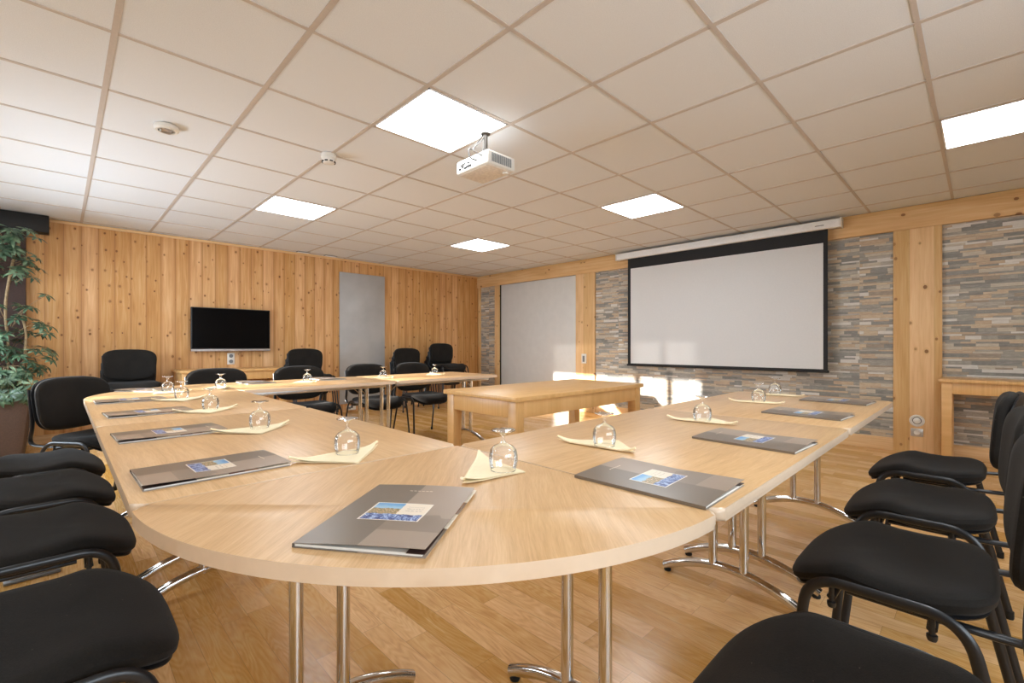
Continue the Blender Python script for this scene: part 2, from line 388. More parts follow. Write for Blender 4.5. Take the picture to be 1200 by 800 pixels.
def thing(name, label, cat, loc=(0, 0, 0), rz=0.0, group=None):
    o = bpy.data.objects.new(name, None); o.empty_display_size = 0.1; C.objects.link(o)
    o.location = loc; o.rotation_euler = (0, 0, rz); o['label'] = label; o['category'] = cat
    if group: o['group'] = group
    return o
def tag(o, label, cat, group=None):
    o['label'] = label; o['category'] = cat
    if group: o['group'] = group
    return o
def dup(root, loc, rz, label, group=None):
    r = root.copy(); C.objects.link(r); r.location = loc; r.rotation_euler = (0, 0, rz); r['label'] = label
    if group: r['group'] = group
    for ch in list(root.children):
        c = ch.copy(); C.objects.link(c); c.parent = r
        for g in ch.children:
            d = g.copy(); C.objects.link(d); d.parent = c
    return r
def struct(name, bm, m, **kw): return obj(name, bm, m, kind='structure', **kw)

# ------------------------------------------------------------------ room shell
X0, X1, Y0, Y1, H = -1.3, 5.77, -4.3, 4.3, 2.383
T = 0.15
struct('floor', B(X0-T, X1+T, Y0-T, Y1+T, -0.1, 0), M['floor'], smooth=False)
struct('ceiling', B(X0-T, X1+T, Y0-T, Y1+T, H, H+0.1), M['tile'], smooth=False)
struct('wall_north', B(X0-T, X1+T, Y1, Y1+T, 0, H), M['pine_wall'], smooth=False)
struct('wall_east', B(X1, X1+T, Y0-T, Y1, 0, H), M['stone'], smooth=False)
bm = BM()
box(bm, X0-T, -1.0, Y0-T, Y0, 0, H); box(bm, 2.2, X1, Y0-T, Y0, 0, H); box(bm, -1.0, 2.2, Y0-T, Y0, 0, 0.85); box(bm, -1.0, 2.2, Y0-T, Y0, 2.1, H)
struct('wall_south', bm, M['wallpaint'], smooth=False)
bm = BM()
for xx in (-0.98, 0.06, 1.13, 2.18): box(bm, xx-0.02, xx+0.02, Y0-0.10, Y0-0.04, 0.85, 2.1, 0.004)
box(bm, -1, 2.2, Y0-0.10, Y0-0.04, 0.85, 0.88, 0.004); box(bm, -1, 2.2, Y0-0.10, Y0-0.04, 2.07, 2.1, 0.004)
f = struct('window_2', bm, M['white_plastic'])  # unseen window assumed in the south wall to supply extra daylight
obj('pane', B(-0.99, 2.19, Y0-0.075, Y0-0.07, 0.86, 2.09), M['glass'], f, smooth=False)
# west wall with two window openings
WZ0, WZ1 = 0.90, 2.15
bm = BM()
wy = [(0.98, 3.45, WZ0, WZ1)]
box(bm, X0-T, X0, Y0, 0.98, 0, H); box(bm, X0-T, X0, 3.45, Y1, 0, H)
for a, b, z0, z1 in wy: box(bm, X0-T, X0, a, b, 0, z0); box(bm, X0-T, X0, a, b, z1, H)
struct('wall_west', bm, M['wallpaint'], smooth=False)
for i, (a, b, z0, z1) in enumerate(wy):
    bm = BM(); fw = 0.02
    ys = [a, b] if i else [a, 1.42, 1.90, b]
    for j, yy in enumerate(ys):
        hw_ = 0.045 if 0 < j < len(ys)-1 else fw
        box(bm, X0-0.10, X0-0.04, max(a, yy-hw_), min(b, yy+hw_), z0, z1, 0.004)
    box(bm, X0-0.10, X0-0.04, a, b, z0, z0+0.02, 0.004); box(bm, X0-0.10, X0-0.04, a, b, z1-0.02, z1, 0.004)
    f = struct('window_%d' % (i+1), bm, M['white_plastic'])
    obj('pane', B(X0-0.075, X0-0.070, a+0.01, b-0.01, z0+0.01, z1-0.01), M['glass'], f, smooth=False)
t = thing('roller_blind', 'half-lowered sheer white roller blind on the left wall window', 'blind', (X0-0.02, 2.21, 1.64))
obj('blind_fabric', B(-0.001, 0.001, -1.27, 1.27, 0.0, 0.53), M['sheer'], t, smooth=False)
obj('bottom_bar', tube(BM(), [(0, -1.27, 0.0), (0, 1.27, 0.0)], 0.008), M['white_metal'], t)
obj('roller', tube(BM(), [(0, -1.27, 0.53), (0, 1.27, 0.53)], 0.018), M['white_metal'], t)
# ceiling grid bars
bm = BM(); gw = 0.012
i = -2
while i*0.6 < X1:
    x = i*0.6
    if x > X0: box(bm, x-gw, x+gw, Y0, Y1, H-0.004, H)
    i += 1
i = -7
while i*0.6 < Y1:
    y = i*0.6
    if y > Y0: box(bm, X0, X1, y-gw*0.8, y+gw*0.8, H-0.0035, H)
    i += 1
struct('trim_1', bm, M['grid'], smooth=False)
struct('trim_2', B(X0, X1, Y1-0.025, Y1, H-0.035, H-0.004, 0.004), M['pine_skirt_x'])
# east wall timber
E0 = X1-0.03
struct('trim_3', B(E0-0.012, X1, -4.3, 4.3, 2.16, H-0.004, 0.003), M['pine_beam'])
struct('trim_4', B(E0-0.004, X1, -2.33, -1.98, 0.0, 2.16, 0.003), M['pine_post'])
struct('trim_5', B(E0-0.004, X1, 1.54, 1.90, 0.0, 2.16, 0.003), M['pine_post'])
struct('trim_6', B(E0-0.004, X1, 3.66, 3.80, 0.0, 2.16, 0.003), M['pine_post'])
struct('trim_7', B(E0-0.004, X1, 4.22, 4.275, 0.0, 2.16, 0.003), M['pine_post'])
bm = BM()
for a, b in ((-4.3, -2.33), (-1.98, 1.54), (3.80, 4.22)): box(bm, X1-0.018, X1, a, b, 0, 0.125, 0.003)
struct('baseboard_east', bm, M['pine_skirt'])
bm = BM(); box(bm, X0, 2.9, Y1-0.018, Y1, 0, 0.09, 0.003); box(bm, 3.73, X1, Y1-0.018, Y1, 0, 0.09, 0.003)
struct('baseboard_north', bm, M['pine_skirt_x'])
d = struct('door_1', B(X1-0.012, X1, 1.905, 3.655, 0.03, 2.155, 0.002), M['door_grey'])
obj('door_gap', B(X1-0.006, X1, 1.90, 3.66, 0.0, 0.03), M['dark'], d, smooth=False)
obj('door_shadow_gap', B(X1-0.028, X1-0.001, 3.640, 3.657, 0.0, 2.158), M['dark'], d, smooth=False)
struct('trim_8', B(X0, -0.42, 4.20, 4.298, 0, 2.2, 0.004), M['brown'])
tag(obj('blind_housing', B(X0+0.01, -0.25, 4.12, 4.272, 2.2, H-0.004, 0.006), M['black_box']), 'dark box-shaped blind housing in the ceiling corner above the tall potted plant', 'blind housing')

# ------------------------------------------------------------------ ceiling fittings
def panel(x0, y0, label):
    g = 0.013
    t = thing('ceiling_light', label, 'ceiling light', (x0+0.3, y0+0.3, H), 0, 'square LED ceiling panels')
    bm = BM(); a = 0.3-g
    for q in ((-a, a, -a, -a+0.008), (-a, a, a-0.008, a), (-a, -a+0.008, -a, a), (a-0.008, a, -a, a)): box(bm, *q, -0.007, 0.0)
    obj('frame', bm, M['white_metal'], t, smooth=False)
    obj('diffuser', B(-a+0.008, a-0.008, -a+0.008, a-0.008, -0.004, 0.0), M['lamp'], t, smooth=False)
panel(1.2, -0.6, 'square lit ceiling panel right behind the projector, largest in view')
panel(1.2, 1.8, 'square lit ceiling panel above the television side, left of the smoke detector')
panel(3.6, -0.6, 'square lit ceiling panel nearest the top left of the projection screen')
panel(3.6, 1.8, 'smallest square lit ceiling panel, furthest back near the room corner')
panel(3.6, -3.0, 'square lit ceiling panel cut by the right edge, above the stone wall')
panel(1.2, -3.0, 'square lit ceiling panel beside the camera, out of frame')
panel(-1.2, -0.6, 'square lit ceiling panel behind the left chairs, out of frame')
panel(-1.2, 1.8, 'square lit ceiling panel near the window, out of frame')
# smoke detector
t = thing('smoke_detector', 'small white domed smoke detector on the ceiling grid', 'smoke detector', (1.19, 0.60, H))
obj('base', lathe(BM(), [(0, 0), (0.05, 0), (0.052, -0.012), (0.052, -0.03), (0.046, -0.034)], c=(0, 0, -0.004)), M['white_plastic'], t)
obj('sensor_head', lathe(BM(), [(0.047, -0.034), (0.045, -0.05), (0.036, -0.062), (0.02, -0.066), (0, -0.066)], c=(0, 0, -0.004)), M['white_plastic'], t)
bm = BM()
for k in range(8):
    a = 2*PI*k/8; m = Matrix.Rotation(a, 4, 'Z')
    r = bmesh.ops.create_cube(bm, size=1)['verts']
    for v in r: v.co = m @ Vector((0.0425+v.co.x*0.008, v.co.y*0.02, -0.058+v.co.z*0.007))
obj('vent_slot', bm, M['dark'], t, smooth=False)
# emergency light
t = thing('emergency_light', 'round white ceiling fitting with a clear faceted lens, above the left chairs', 'ceiling light', (0.30, 0.88, H))
obj('body', lathe(BM(), [(0.02, 0), (0.062, 0), (0.066, -0.008), (0.064, -0.022), (0.055, -0.03), (0.044, -0.03), (0.042, -0.018), (0, -0.018)], c=(0, 0, -0.003)), M['white_plastic'], t)
obj('lens', lathe(BM(), [(0.043, -0.019), (0.04, -0.033), (0.03, -0.041), (0.015, -0.045), (0, -0.046)], 10), M['glass'], t, smooth=False)
obj('lamp_reflector', lathe(BM(), [(0, -0.0215), (0.026, -0.0225), (0.034, -0.030)], 12), M['silver'], t)
# little ceiling grilles
for k, (x, lab) in enumerate(((2.35, 'small white air grille on the ceiling edge, left one by the pine wall'), (2.75, 'small white air grille on the ceiling edge, right one by the pine wall'))):
    t = thing('air_grille', lab, 'air grille', (x, 4.19, H), 0, 'air grilles by the pine wall')
    obj('frame', B(-0.09, 0.09, -0.035, 0.035, -0.012, -0.004, 0.002), M['grey_plastic'], t)
    bm = BM()
    for j in range(4): box(bm, -0.08, 0.08, -0.026+j*0.015, -0.019+j*0.015, -0.016, -0.012)
    obj('louvre', bm, M['white_metal'], t, smooth=False)
# projector
t = thing('projector', 'white ceiling-mounted projector with a ribbed vent side', 'projector', (1.765, -0.41, 2.12))
obj('body', B(-0.115, 0.115, -0.153, 0.153, 0.0, 0.085, 0.014, 3), M['white_plastic'], t)
obj('base_plate', B(-0.10, 0.10, -0.138, 0.138, -0.004, 0.003, 0.002), plain('warm_underside', srgb(226, 218, 208), 0.5), t)
bm = BM()
for j in range(13): box(bm, -0.085+j*0.0128, -0.078+j*0.0128, -0.1555, -0.151, 0.016, 0.068)
obj('vent_slot', bm, M['grey_plastic'], t, smooth=False)
bm = BM()
rnd = random.Random(4)
for yy, zz, a, b in ((0.11, 0.022, .012, .008), (0.085, 0.03, .008, .012), (0.06, 0.02, .014, .006), (0.04, 0.024, .012, .006), (0.015, 0.022, .016, .008), (0.075, 0.05, .018, .004), (0.03, 0.046, .012, .005), (0.10, 0.045, .006, .006)):
    box(bm, -0.1185, -0.113, yy-a*0.8, yy+a*0.8, zz, zz+b*1.4)
obj('port', bm, M['dark'], t, smooth=False)
bm = BM(); lathe(bm, [(0.034, 0), (0.036, 0.012), (0.03, 0.016), (0.026, 0.008), (0, 0.012)], 24)
bmesh.ops.transform(bm, matrix=Matrix.Translation((0.114, -0.06, 0.045)) @ Matrix.Rotation(PI/2, 4, 'Y'), verts=bm.verts[:])
obj('lens', bm, M['tv_glass'], t)
obj('adjuster_foot', lathe(BM(), [(0, -0.014), (0.018, -0.013), (0.02, -0.003), (0.02, 0)], 20, c=(0.07, -0.11, 0)), M['white_plastic'], t)
bm = BM(); lathe(bm, [(0, 0.263-0.006), (0.03, 0.257), (0.03, 0.249), (0.014, 0.245), (0.014, 0.16), (0.02, 0.158), (0.02, 0.14), (0.012, 0.136), (0.012, 0.086)], 16)
tube(bm, rounded([(-0.06, -0.05, 0.086), (-0.06, -0.05, 0.1), (0, 0, 0.13)], 0.02), 0.006); tube(bm, rounded([(0.06, -0.05, 0.086), (0.06, -0.05, 0.1), (0, 0, 0.13)], 0.02), 0.006); tube(bm, rounded([(0, 0.08, 0.086), (0, 0.08, 0.1), (0, 0, 0.13)], 0.02), 0.006)
obj('ceiling_mount', bm, M['mount'], t)
bm = BM(); tube(bm, rounded([(0.0, 0.02, 0.255), (-0.03, 0.05, 0.2), (-0.08, 0.02, 0.13), (-0.15, -0.01, 0.12), (-0.155, -0.03, 0.05), (-0.117, -0.05, 0.04)], 0.05), 0.004, seg=8)
tube(bm, rounded([(0.01, 0.0, 0.255), (-0.05, 0.0, 0.18), (-0.15, -0.04, 0.1), (-0.117, -0.10, 0.055)], 0.05), 0.0035, seg=8)
obj('cable', bm, M['cable'], t)

# ------------------------------------------------------------------ east wall: projection screen, fittings
t = thing('projection_screen', 'wide pull-down projection screen with black border hanging before the stone wall', 'projection screen', (5.64, -0.26, 2.26))
ya, yb = -1.575+0.26, 1.072+0.26
obj('casing', B(-0.04, 0.05, ya, yb, 0.0, 0.09, 0.012, 3), M['white_metal'], t)
obj('end_cap', B(-0.046, 0.056, ya-0.012, ya+0.002, -0.006, 0.096, 0.004), M['white_plastic'], t)
obj('end_cap', B(-0.046, 0.056, yb-0.002, yb+0.012, -0.006, 0.096, 0.004), M['white_plastic'], t)
obj('wall_bracket', B(0.05, 0.085, ya+0.1, ya+0.14, 0.02, 0.07), M['steel'], t)
obj('wall_bracket', B(0.05, 0.085, yb-0.14, yb-0.1, 0.02, 0.07), M['steel'], t)
s0, s1 = -1.462+0.26, 0.905+0.26
obj('fabric_border', B(-0.002, 0.002, s0, s1, -1.505, 0.004), M['screen_black'], t, smooth=False)
obj('projection_surface', B(-0.0032, -0.0018, s0+0.04, s1-0.045, -1.475, -0.14), M['screen_white'], t, smooth=False)
obj('weight_bar', B(-0.014, 0.014, s0-0.012, s1+0.012, -1.512, -1.485, 0.006), M['screen_black'], t)
bm = BM(); box(bm, -0.0415, -0.039, ya+0.14, ya+0.22, 0.035, 0.043)
obj('maker_mark', bm, M['grey_plastic'], t, smooth=False)
t = thing('wall_switch', 'white wall control on the pine post between grey door and screen', 'switch', (E0-0.004, 1.735, 0.83))
obj('plate', B(-0.012, 0, -0.045, 0.045, -0.075, 0.075, 0.004), M['white_plastic'], t)
obj('rocker', B(-0.017, -0.011, -0.02, 0.02, -0.05, 0.045, 0.003), M['grey_plastic'], t)
t = thing('round_wall_vent', 'round white wall vent with a dark ring on the right pine post', 'vent', (E0-0.004, -2.155, 0.318))
def lx(prof, seg=28):
    bm = lathe(BM(), prof, seg); bmesh.ops.transform(bm, matrix=Matrix.Rotation(-PI/2, 4, 'Y'), verts=bm.verts[:]); return bm
obj('flange', lx([(0, 0), (0.055, 0), (0.057, 0.004), (0.05, 0.010), (0.036, 0.010), (0.034, 0.004), (0, 0.004)]), M['white_plastic'], t)
obj('shadow_ring', lx([(0.0335, 0.0045), (0.0335, 0.0065), (0.026, 0.0065), (0.026, 0.0045)]), M['dark'], t)
obj('valve_disc', lx([(0.0285, 0.005), (0.029, 0.013), (0.022, 0.018), (0, 0.019)]), M['white_plastic'], t)
t = thing('wall_socket', 'brushed steel wall socket under the round vent on the right post', 'socket', (E0-0.004, -2.155, 0.205))
obj('plate', B(-0.010, 0, -0.045, 0.045, -0.038, 0.038, 0.004), M['steel'], t)
obj('socket_insert', lx([(0, 0.012), (0.018, 0.012), (0.022, 0.0135), (0.023, 0.0095)]), M['white_plastic'], t)

# ------------------------------------------------------------------ north wall: TV, board, sockets
t = thing('television', 'flat black wall-mounted television with a silver lower strip', 'television', (1.455, 4.278, 0.962))
obj('wall_bracket', B(-0.2, 0.2, -0.03, 0.021, 0.15, 0.4), M['dark'], t, smooth=False)
obj('housing', B(-0.457, 0.457, -0.07, -0.03, 0.0, 0.555, 0.008, 3), M['black_plastic'], t)
obj('screen', B(-0.445, 0.445, -0.0725, -0.069, 0.038, 0.545), M['tv_glass'], t, smooth=False)
obj('lower_strip', B(-0.456, 0.456, -0.074, -0.068, 0.001, 0.028, 0.002), M['silver'], t)
bm = BM()
for j in range(7): box(bm, -0.028+j*0.008, -0.0225+j*0.008, -0.0752, -0.0738, 0.010, 0.017)
obj('maker_mark', bm, M['white_plastic'], t, smooth=False)
t = thing('double_wall_socket', 'white vertical double socket just below the television', 'socket', (1.455, 4.3, 0.862))
obj('plate', B(-0.042, 0.042, -0.012, 0, -0.075, 0.075, 0.004), M['white_plastic'], t)
for zz in (-0.036, 0.036):
    bm = lathe(BM(), [(0, 0), (0.02, 0), (0.024, 0.004)], 20); bmesh.ops.transform(bm, matrix=Matrix.Translation((0, -0.0125, zz)) @ Matrix.Rotation(PI/2, 4, 'X'), verts=bm.verts[:])
    obj('socket_well', bm, M['grey_plastic'], t)
t = thing('wall_board', 'tall narrow plain grey metal board standing against the pine wall', 'board', (3.315, 4.3, 0.13))
obj('board', B(-0.385, 0.385, -0.03, -0.008, 0, 2.04, 0.004), M['board_grey'], t)
bm = BM(); box(bm, -0.3, 0.3, -0.008, 0, 0.3, 0.36); box(bm, -0.3, 0.3, -0.008, 0, 1.7, 1.76)
obj('wall_rail', bm, M['steel'], t, smooth=False)
t = thing('skirting_socket', 'small white socket low on the pine wall under the grey board', 'socket', (3.12, 4.3, 0.06))
obj('plate', B(-0.075, 0.075, -0.03, 0, -0.035, 0.035, 0.008, 3), M['white_plastic'], t)
obj('socket_well', B(-0.05, -0.01, -0.032, -0.029, -0.018, 0.018, 0.002), M['grey_plastic'], t)

# ------------------------------------------------------------------ oak desks
def desk(label, loc, lx_, ly_, h, group=None):
    """origin at floor centre; lx_ along x, ly_ along y"""
    t = thing('oak_desk', label, 'table', loc, 0, group); a, b = lx_/2, ly_/2; lg = 0.068
    obj('tabletop', B(-a, a, -b, b, h-0.028, h, 0.004), M['desk'], t)
    for sx in (-1, 1):
        for sy in (-1, 1):
            cx_, cy_ = sx*(a-0.02-lg/2), sy*(b-0.02-lg/2)
            obj('leg', B(cx_-lg/2, cx_+lg/2, cy_-lg/2, cy_+lg/2, 0, h-0.028, 0.003), M['desk_leg'], t)
    for sy in (-1, 1): obj('apron', B(-a+0.02+lg, a-0.02-lg, sy*(b-0.035)-0.01, sy*(b-0.035)+0.01, h-0.128, h-0.028, 0.002), M['desk'], t)
    for sx in (-1, 1): obj('apron', B(sx*(a-0.035)-0.01, sx*(a-0.035)+0.01, -b+0.02+lg, b-0.02-lg, h-0.128, h-0.028, 0.002), M['desk'], t)
    return t
desk('honey oak desk with square legs standing alone inside the U of tables', (2.40, -0.41, 0), 1.42, 0.69, 0.742)
desk('low honey oak side table against the pine wall under the television', (1.40, 4.0, 0), 1.18, 0.56, 0.745)
desk('honey oak console table against the stone wall at the right edge', (5.56, -3.04, 0), 0.38, 1.44, 0.745)

# ------------------------------------------------------------------ folding conference tables
TH = 0.7275; TT = 0.026
def rrect(a, b, r, n=5):
    out = []
    for cx_, cy_, s in ((a-r, b-r, 0), (-a+r, b-r, 90), (-a+r, -b+r, 180), (a-r, -b+r, 270)):
        for k in range(n+1):
            an = R_(s+90*k/n); out.append((cx_+r*math.cos(an), cy_+r*math.sin(an)))
    return out
def top_mesh(pts):
    """flat laminate field, rounded edge band in the second material"""
    bm = BM(); prism(bm, pts, TH-TT, TH, 0.008, 3)
    for f in bm.faces: f.material_index = 0 if abs(f.calc_center_median().z-TH) < 1e-4 and abs(f.normal.z) > 0.99 and f.calc_area() > 0.05 else 1
    return bm
def leg_frame(t, y, halfspan=0.0625, xo=0.0):
    """double post with arched chrome foot lying across the table at local y"""
    fp = []
    for k in range(17):
        u = -1+2*k/16; fp.append((xo+u*0.28, y, 0.022+0.078*(1-abs(u)**2.0)))
    lg = obj('leg', tube(BM(), fp, 0.0185, 0.019, 16), M['chrome'], t)
    for s in (-1, 1):
        obj('post', tube(BM(), [(xo+s*halfspan, y, 0.085), (xo+s*halfspan, y, TH-TT-0.012)], 0.0175, seg=20), M['chrome'], lg)
        obj('foot_glide', lathe(BM(), [(0, 0), (0.014, 0), (0.016, 0.004), (0.015, 0.012), (0, 0.013)], 14, c=(xo+s*0.268, y, 0)), M['rubber'], lg)
    bm = BM(); box(bm, xo-0.2, xo+0.2, y-0.018, y+0.018, TH-TT-0.016, TH-TT-0.0005, 0.003)
    sgn = 1 if y < 0 else -1
    for s in (-1, 1): tube(bm, [(xo+s*halfspan, y, TH-0.14), (xo+s*halfspan*1.2, y+sgn*0.11, TH-TT-0.02)], 0.004, seg=8)
    obj('top_bracket', bm, M['chrome'], lg)
def table(label, loc, rz, ly, y1, y2):
    t = thing('folding_table', label, 'table', loc, rz, 'oak folding tables of the U layout')
    obj('tabletop', top_mesh(rrect(0.4, ly/2, 0.022)), [M['top_y'], M['edge']], t)
    leg_frame(t, y1); leg_frame(t, y2)
    for s in (-1, 1): obj('rail', B(s*0.30-0.012, s*0.30+0.012, -ly/2+0.05, ly/2-0.05, TH-TT-0.030, TH-TT-0.0005, 0.002), M['steel'], t)
    return t
OX, IX, OY, IY = -0.072, 0.728, -2.245, -1.445     # outer / inner edges of the left and right arms
MY = -0.235; EY = 0.965; BY = 1.765
MX = 1.95; EX = 3.165
cxl = (OX+IX)/2; cyr = (OY+IY)/2; cyb = (EY+BY)/2
def yl(c, v): return v-c
c = (IY+MY)/2; table('left table of the U nearest the camera, with two folders on it', (cxl, c, 0), 0, MY-IY-0.002, -1.37-c, -0.31-c)
c = (MY+EY)/2; table('left table of the U beside the far left chairs, second from the camera', (cxl, c, 0), 0, EY-MY-0.002, -0.08-c, 0.88-c)
# arms along x: local y -> -x (rz=+90): local y = -(x-c)
c = (IX+MX)/2; table('right table of the U nearest the camera, by the nearest right chairs', (c, cyr, 0), PI/2, MX-IX-0.002, -(0.85-c), -(1.855-c))
c = (MX+EX)/2; table('right table of the U at its far end before the stone wall', (c, cyr, 0), PI/2, EX-MX-0.002, -(2.075-c), -(3.07-c))
c = (IX+MX)/2; table('back table of the U on the left, in front of the side table and television', (c, cyb, 0), PI/2, MX-IX-0.002, -(0.85-c), -(1.84-c))
c = (MX+EX)/2; table('back table of the U at its free end before the tall grey board', (c, cyb, 0), PI/2, EX-MX-0.002, -(2.06-c), -(3.07-c))
def quarter(label, loc, rz):
    t = thing('quarter_round_table', label, 'table', loc, rz, 'quarter-round corner tables')
    R = 0.8; pts = [(-0.001, -0.001)]
    # slightly fuller than a circle, small rounded ends
    N = 48
    r = 0.030; dth = math.asin(r/(R-r)); cr = (R-r)*math.cos(dth)
    for k in range(7):                                   # small rounded corner on the first side
        an = PI/2+(PI/2+dth)*k/6; pts.append((-0.001-cr+r*math.cos(an), -0.001-r+r*math.sin(an)))
    for k in range(1, N):
        a = PI+dth+(PI/2-2*dth)*k/N; pts.append((-0.001+R*math.cos(a), -0.001+R*math.sin(a)))
    for k in range(7):
        an = 1.5*PI-dth+(PI/2+dth)*k/6; pts.append((-0.001-r+r*math.cos(an), -0.001-cr+r*math.sin(an)))
    obj('tabletop', top_mesh(pts), [M['top_r'], M['edge']], t)
    bm = BM(); box(bm, -0.09, -0.02, -0.09, -0.02, TH-TT-0.02, TH-TT-0.0005, 0.003)
    for a in (0.12, 0.25):
        pass
    box(bm, -0.66, -0.5, -0.06, -0.0, TH-TT-0.012, TH-TT-0.0005, 0.002); box(bm, -0.06, -0.0, -0.66, -0.5, TH-TT-0.012, TH-TT-0.0005, 0.002)
    obj('linking_plate', bm, M['black_plastic'], t)
quarter('rounded corner table top nearest the camera, joining the left and right arms', (IX, IY, 0), 0)
quarter('rounded corner table top at the far left, joining the left and back arms', (IX, EY, 0), -PI/2)

# ------------------------------------------------------------------ chairs
def make_chair(label, group):
    t = thing('conference_chair', label, 'chair', (0, 0, 0), 0, group)
    def seatwarp(x, y):
        d = y/0.21
        z = -0.012*math.exp(-((d+0.15)/0.4)**2)+0.006*math.exp(-((d-0.3)/0.25)**2)     # dip under the sitter, swell at the thighs
        if d > 0.2: z -= 0.085*(d-0.2)**1.7
        if d < -0.5: z += 0.02*(-d-0.5)
        z += 0.014*(x/0.235)**2*(1-0.6*max(0, d))
        return z
    st = obj('seat', pad(BM(), 0.238, 0.208, 3.6, 0.056, seatwarp, lambda x, y, z: (x, y, 0.452+z), sq=lambda x, y: (x*(1-0.04*(y/0.2)), y)), M['fabric'], t)
    obj('seat_shell', pad(BM(), 0.226, 0.195, 4.2, 0.016, seatwarp, lambda x, y, z: (x, y, 0.424+z), sq=lambda x, y: (x*(1-0.04*(y/0.2)), y)), M['black_plastic'], st)
    tl = 0.10   # lean of the back
    def bx_(x, z, d):   # d = depth toward the front
        return (x, -0.268-tl*z+d, 0.665+z)
    bw = lambda x, z: 0.55*x*x-0.25*max(0, -z-0.05)**2*10*0
    bsq = lambda x, z: (x*(1+0.05*(z/0.155)), z*(1.0 if z > 0 else 1.0)+0.010*(1-(x/0.23)**2)*(z/0.155))
    bk = obj('backrest', pad(BM(), 0.232, 0.157, 4.0, 0.052, bw, lambda x, z, d: bx_(x, z, d), sq=bsq), M['fabric'], t)
    obj('back_shell', pad(BM(), 0.234, 0.159, 4.0, 0.018, bw, lambda x, z, d: bx_(x, z, d-0.030), sq=bsq), M['black_plastic'], bk)
    for s in (-1, 1):
        lf = rounded([(s*0.282, 0.185, 0.012), (s*0.258, 0.125, 0.450), (s*0.256, 0.10, 0.452), (s*0.256, -0.125, 0.452), (s*0.258, -0.15, 0.450), (s*0.282, -0.255, 0.012)], 0.07, 8)
        lf = rounded([(s*0.280, 0.180, 0.010), (s*0.257, 0.135, 0.452), (s*0.257, -0.155, 0.452), (s*0.280, -0.250, 0.010)], 0.075, 10)
        lg = obj('leg_arch', tube(BM(), lf, 0.0078, 0.0125, 12, ref=(0, 1, 0)), M['black_tube'], t)
        for yy in (0.181, -0.251):
            obj('foot_cap', lathe(BM(), [(0, 0), (0.011, 0), (0.013, 0.004), (0.013, 0.03), (0.0, 0.032)], 12, c=(s*0.2795, yy*0.993, 0)), M['rubber'], lg)
    for yy in (0.085, -0.10):
        obj('crossbar', tube(BM(), [(-0.25, yy, 0.411), (0.25, yy, 0.411)], 0.010, 0.007, 10), M['black_tube'], t)
        for s in (-1, 1):
            bm = BM(); tube(bm, [(s*0.247, yy, 0.444), (s*0.247, yy, 0.392)], 0.006, seg=10)
            lathe(bm, [(0, -0.009), (0.008, -0.008), (0.010, -0.002), (0.010, 0.005), (0, 0.007)], 12, c=(s*0.247, yy, 0.393))
            obj('bolt_knob', bm, M['black_plastic'], t)
    for s in (-1, 1):
        pth = rounded([(s*0.200, 0.06, 0.418), (s*0.205, -0.20, 0.418), (s*0.216, -0.315, 0.43), (s*0.222, -0.268+0.013-0.022, 0.54), (s*0.222, -0.268-0.01-0.022, 0.765)], 0.09, 8)
        obj('back_support', tube(BM(), pth, 0.0145, 0.008, 12, ref=(0, 0, 1)), M['black_tube'], t)
    return t
GR, GL, GB, GS = 'chairs along the right tables', 'chairs along the left tables', 'chairs behind the back tables', 'stacked chairs by the pine wall'
ch0 = make_chair('black upholstered chair in the bottom right foreground, seat cut by the lower edge', GR)
ch0.location = (0.745, -2.415, 0); ch0.rotation_euler = (0, 0, 0)
def chair(x, y, heading, label, group, z=0.0): return dup(ch0, (x, y, z), R_(heading-90), label, group)
chair(1.47, -2.41, 90, 'black upholstered chair on the right side, second from the camera', GR)
chair(2.145, -2.415, 91, 'black upholstered chair on the right side, third from the camera', GR)
chair(2.865, -2.395, 89, 'black upholstered chair on the right side furthest from the camera, before the pine post', GR)
chair(-0.185, -1.255, 0, 'black upholstered chair in the bottom left foreground with its whole seat pad in view', GL)
chair(-0.195, -0.57, 0, 'black upholstered chair on the left side, second from the camera', GL)
chair(-0.205, 0.05, 0, 'black upholstered chair on the left side, third from the camera', GL)
chair(-0.205, 0.635, 0, 'black upholstered chair on the left side, fourth from the camera, partly behind the third', GL)
chair(0.06, 1.36, -50, 'black chair at the far left rounded corner, backrest seen upright beside the plant', GL)
chair(0.84, 1.885, -90, 'black chair behind the back table below the television', GB)
chair(1.545, 1.885, -92, 'black chair behind the back table, second from the left, before a chair stack', GB)
chair(2.275, 1.885, -90, 'black chair behind the back table before the tall grey board', GB)
chair(2.875, 1.885, -88, 'black chair behind the back table at its right free end', GB)
POS = ['bottom', 'second', 'third', 'top']
for x, n, where in ((0.385, 3, 'left of the side table'), (2.285, 3, 'between the side table and the grey board'), (3.92, 3, 'right of the grey board'), (4.585, 4, 'nearest the room corner')):
    for k in range(n):
        nm = 'bottom' if k == 0 else ('top' if k == n-1 else ('middle' if n == 3 else ('second' if k == 1 else 'third')))
        chair(x+0.004*((k*7) % 3-1), 3.78-0.046*k, -90, 'black chair, %s of the stack %s' % (nm + (' one' if nm in ('middle',) else ''), where), GS, z=0.08*k)

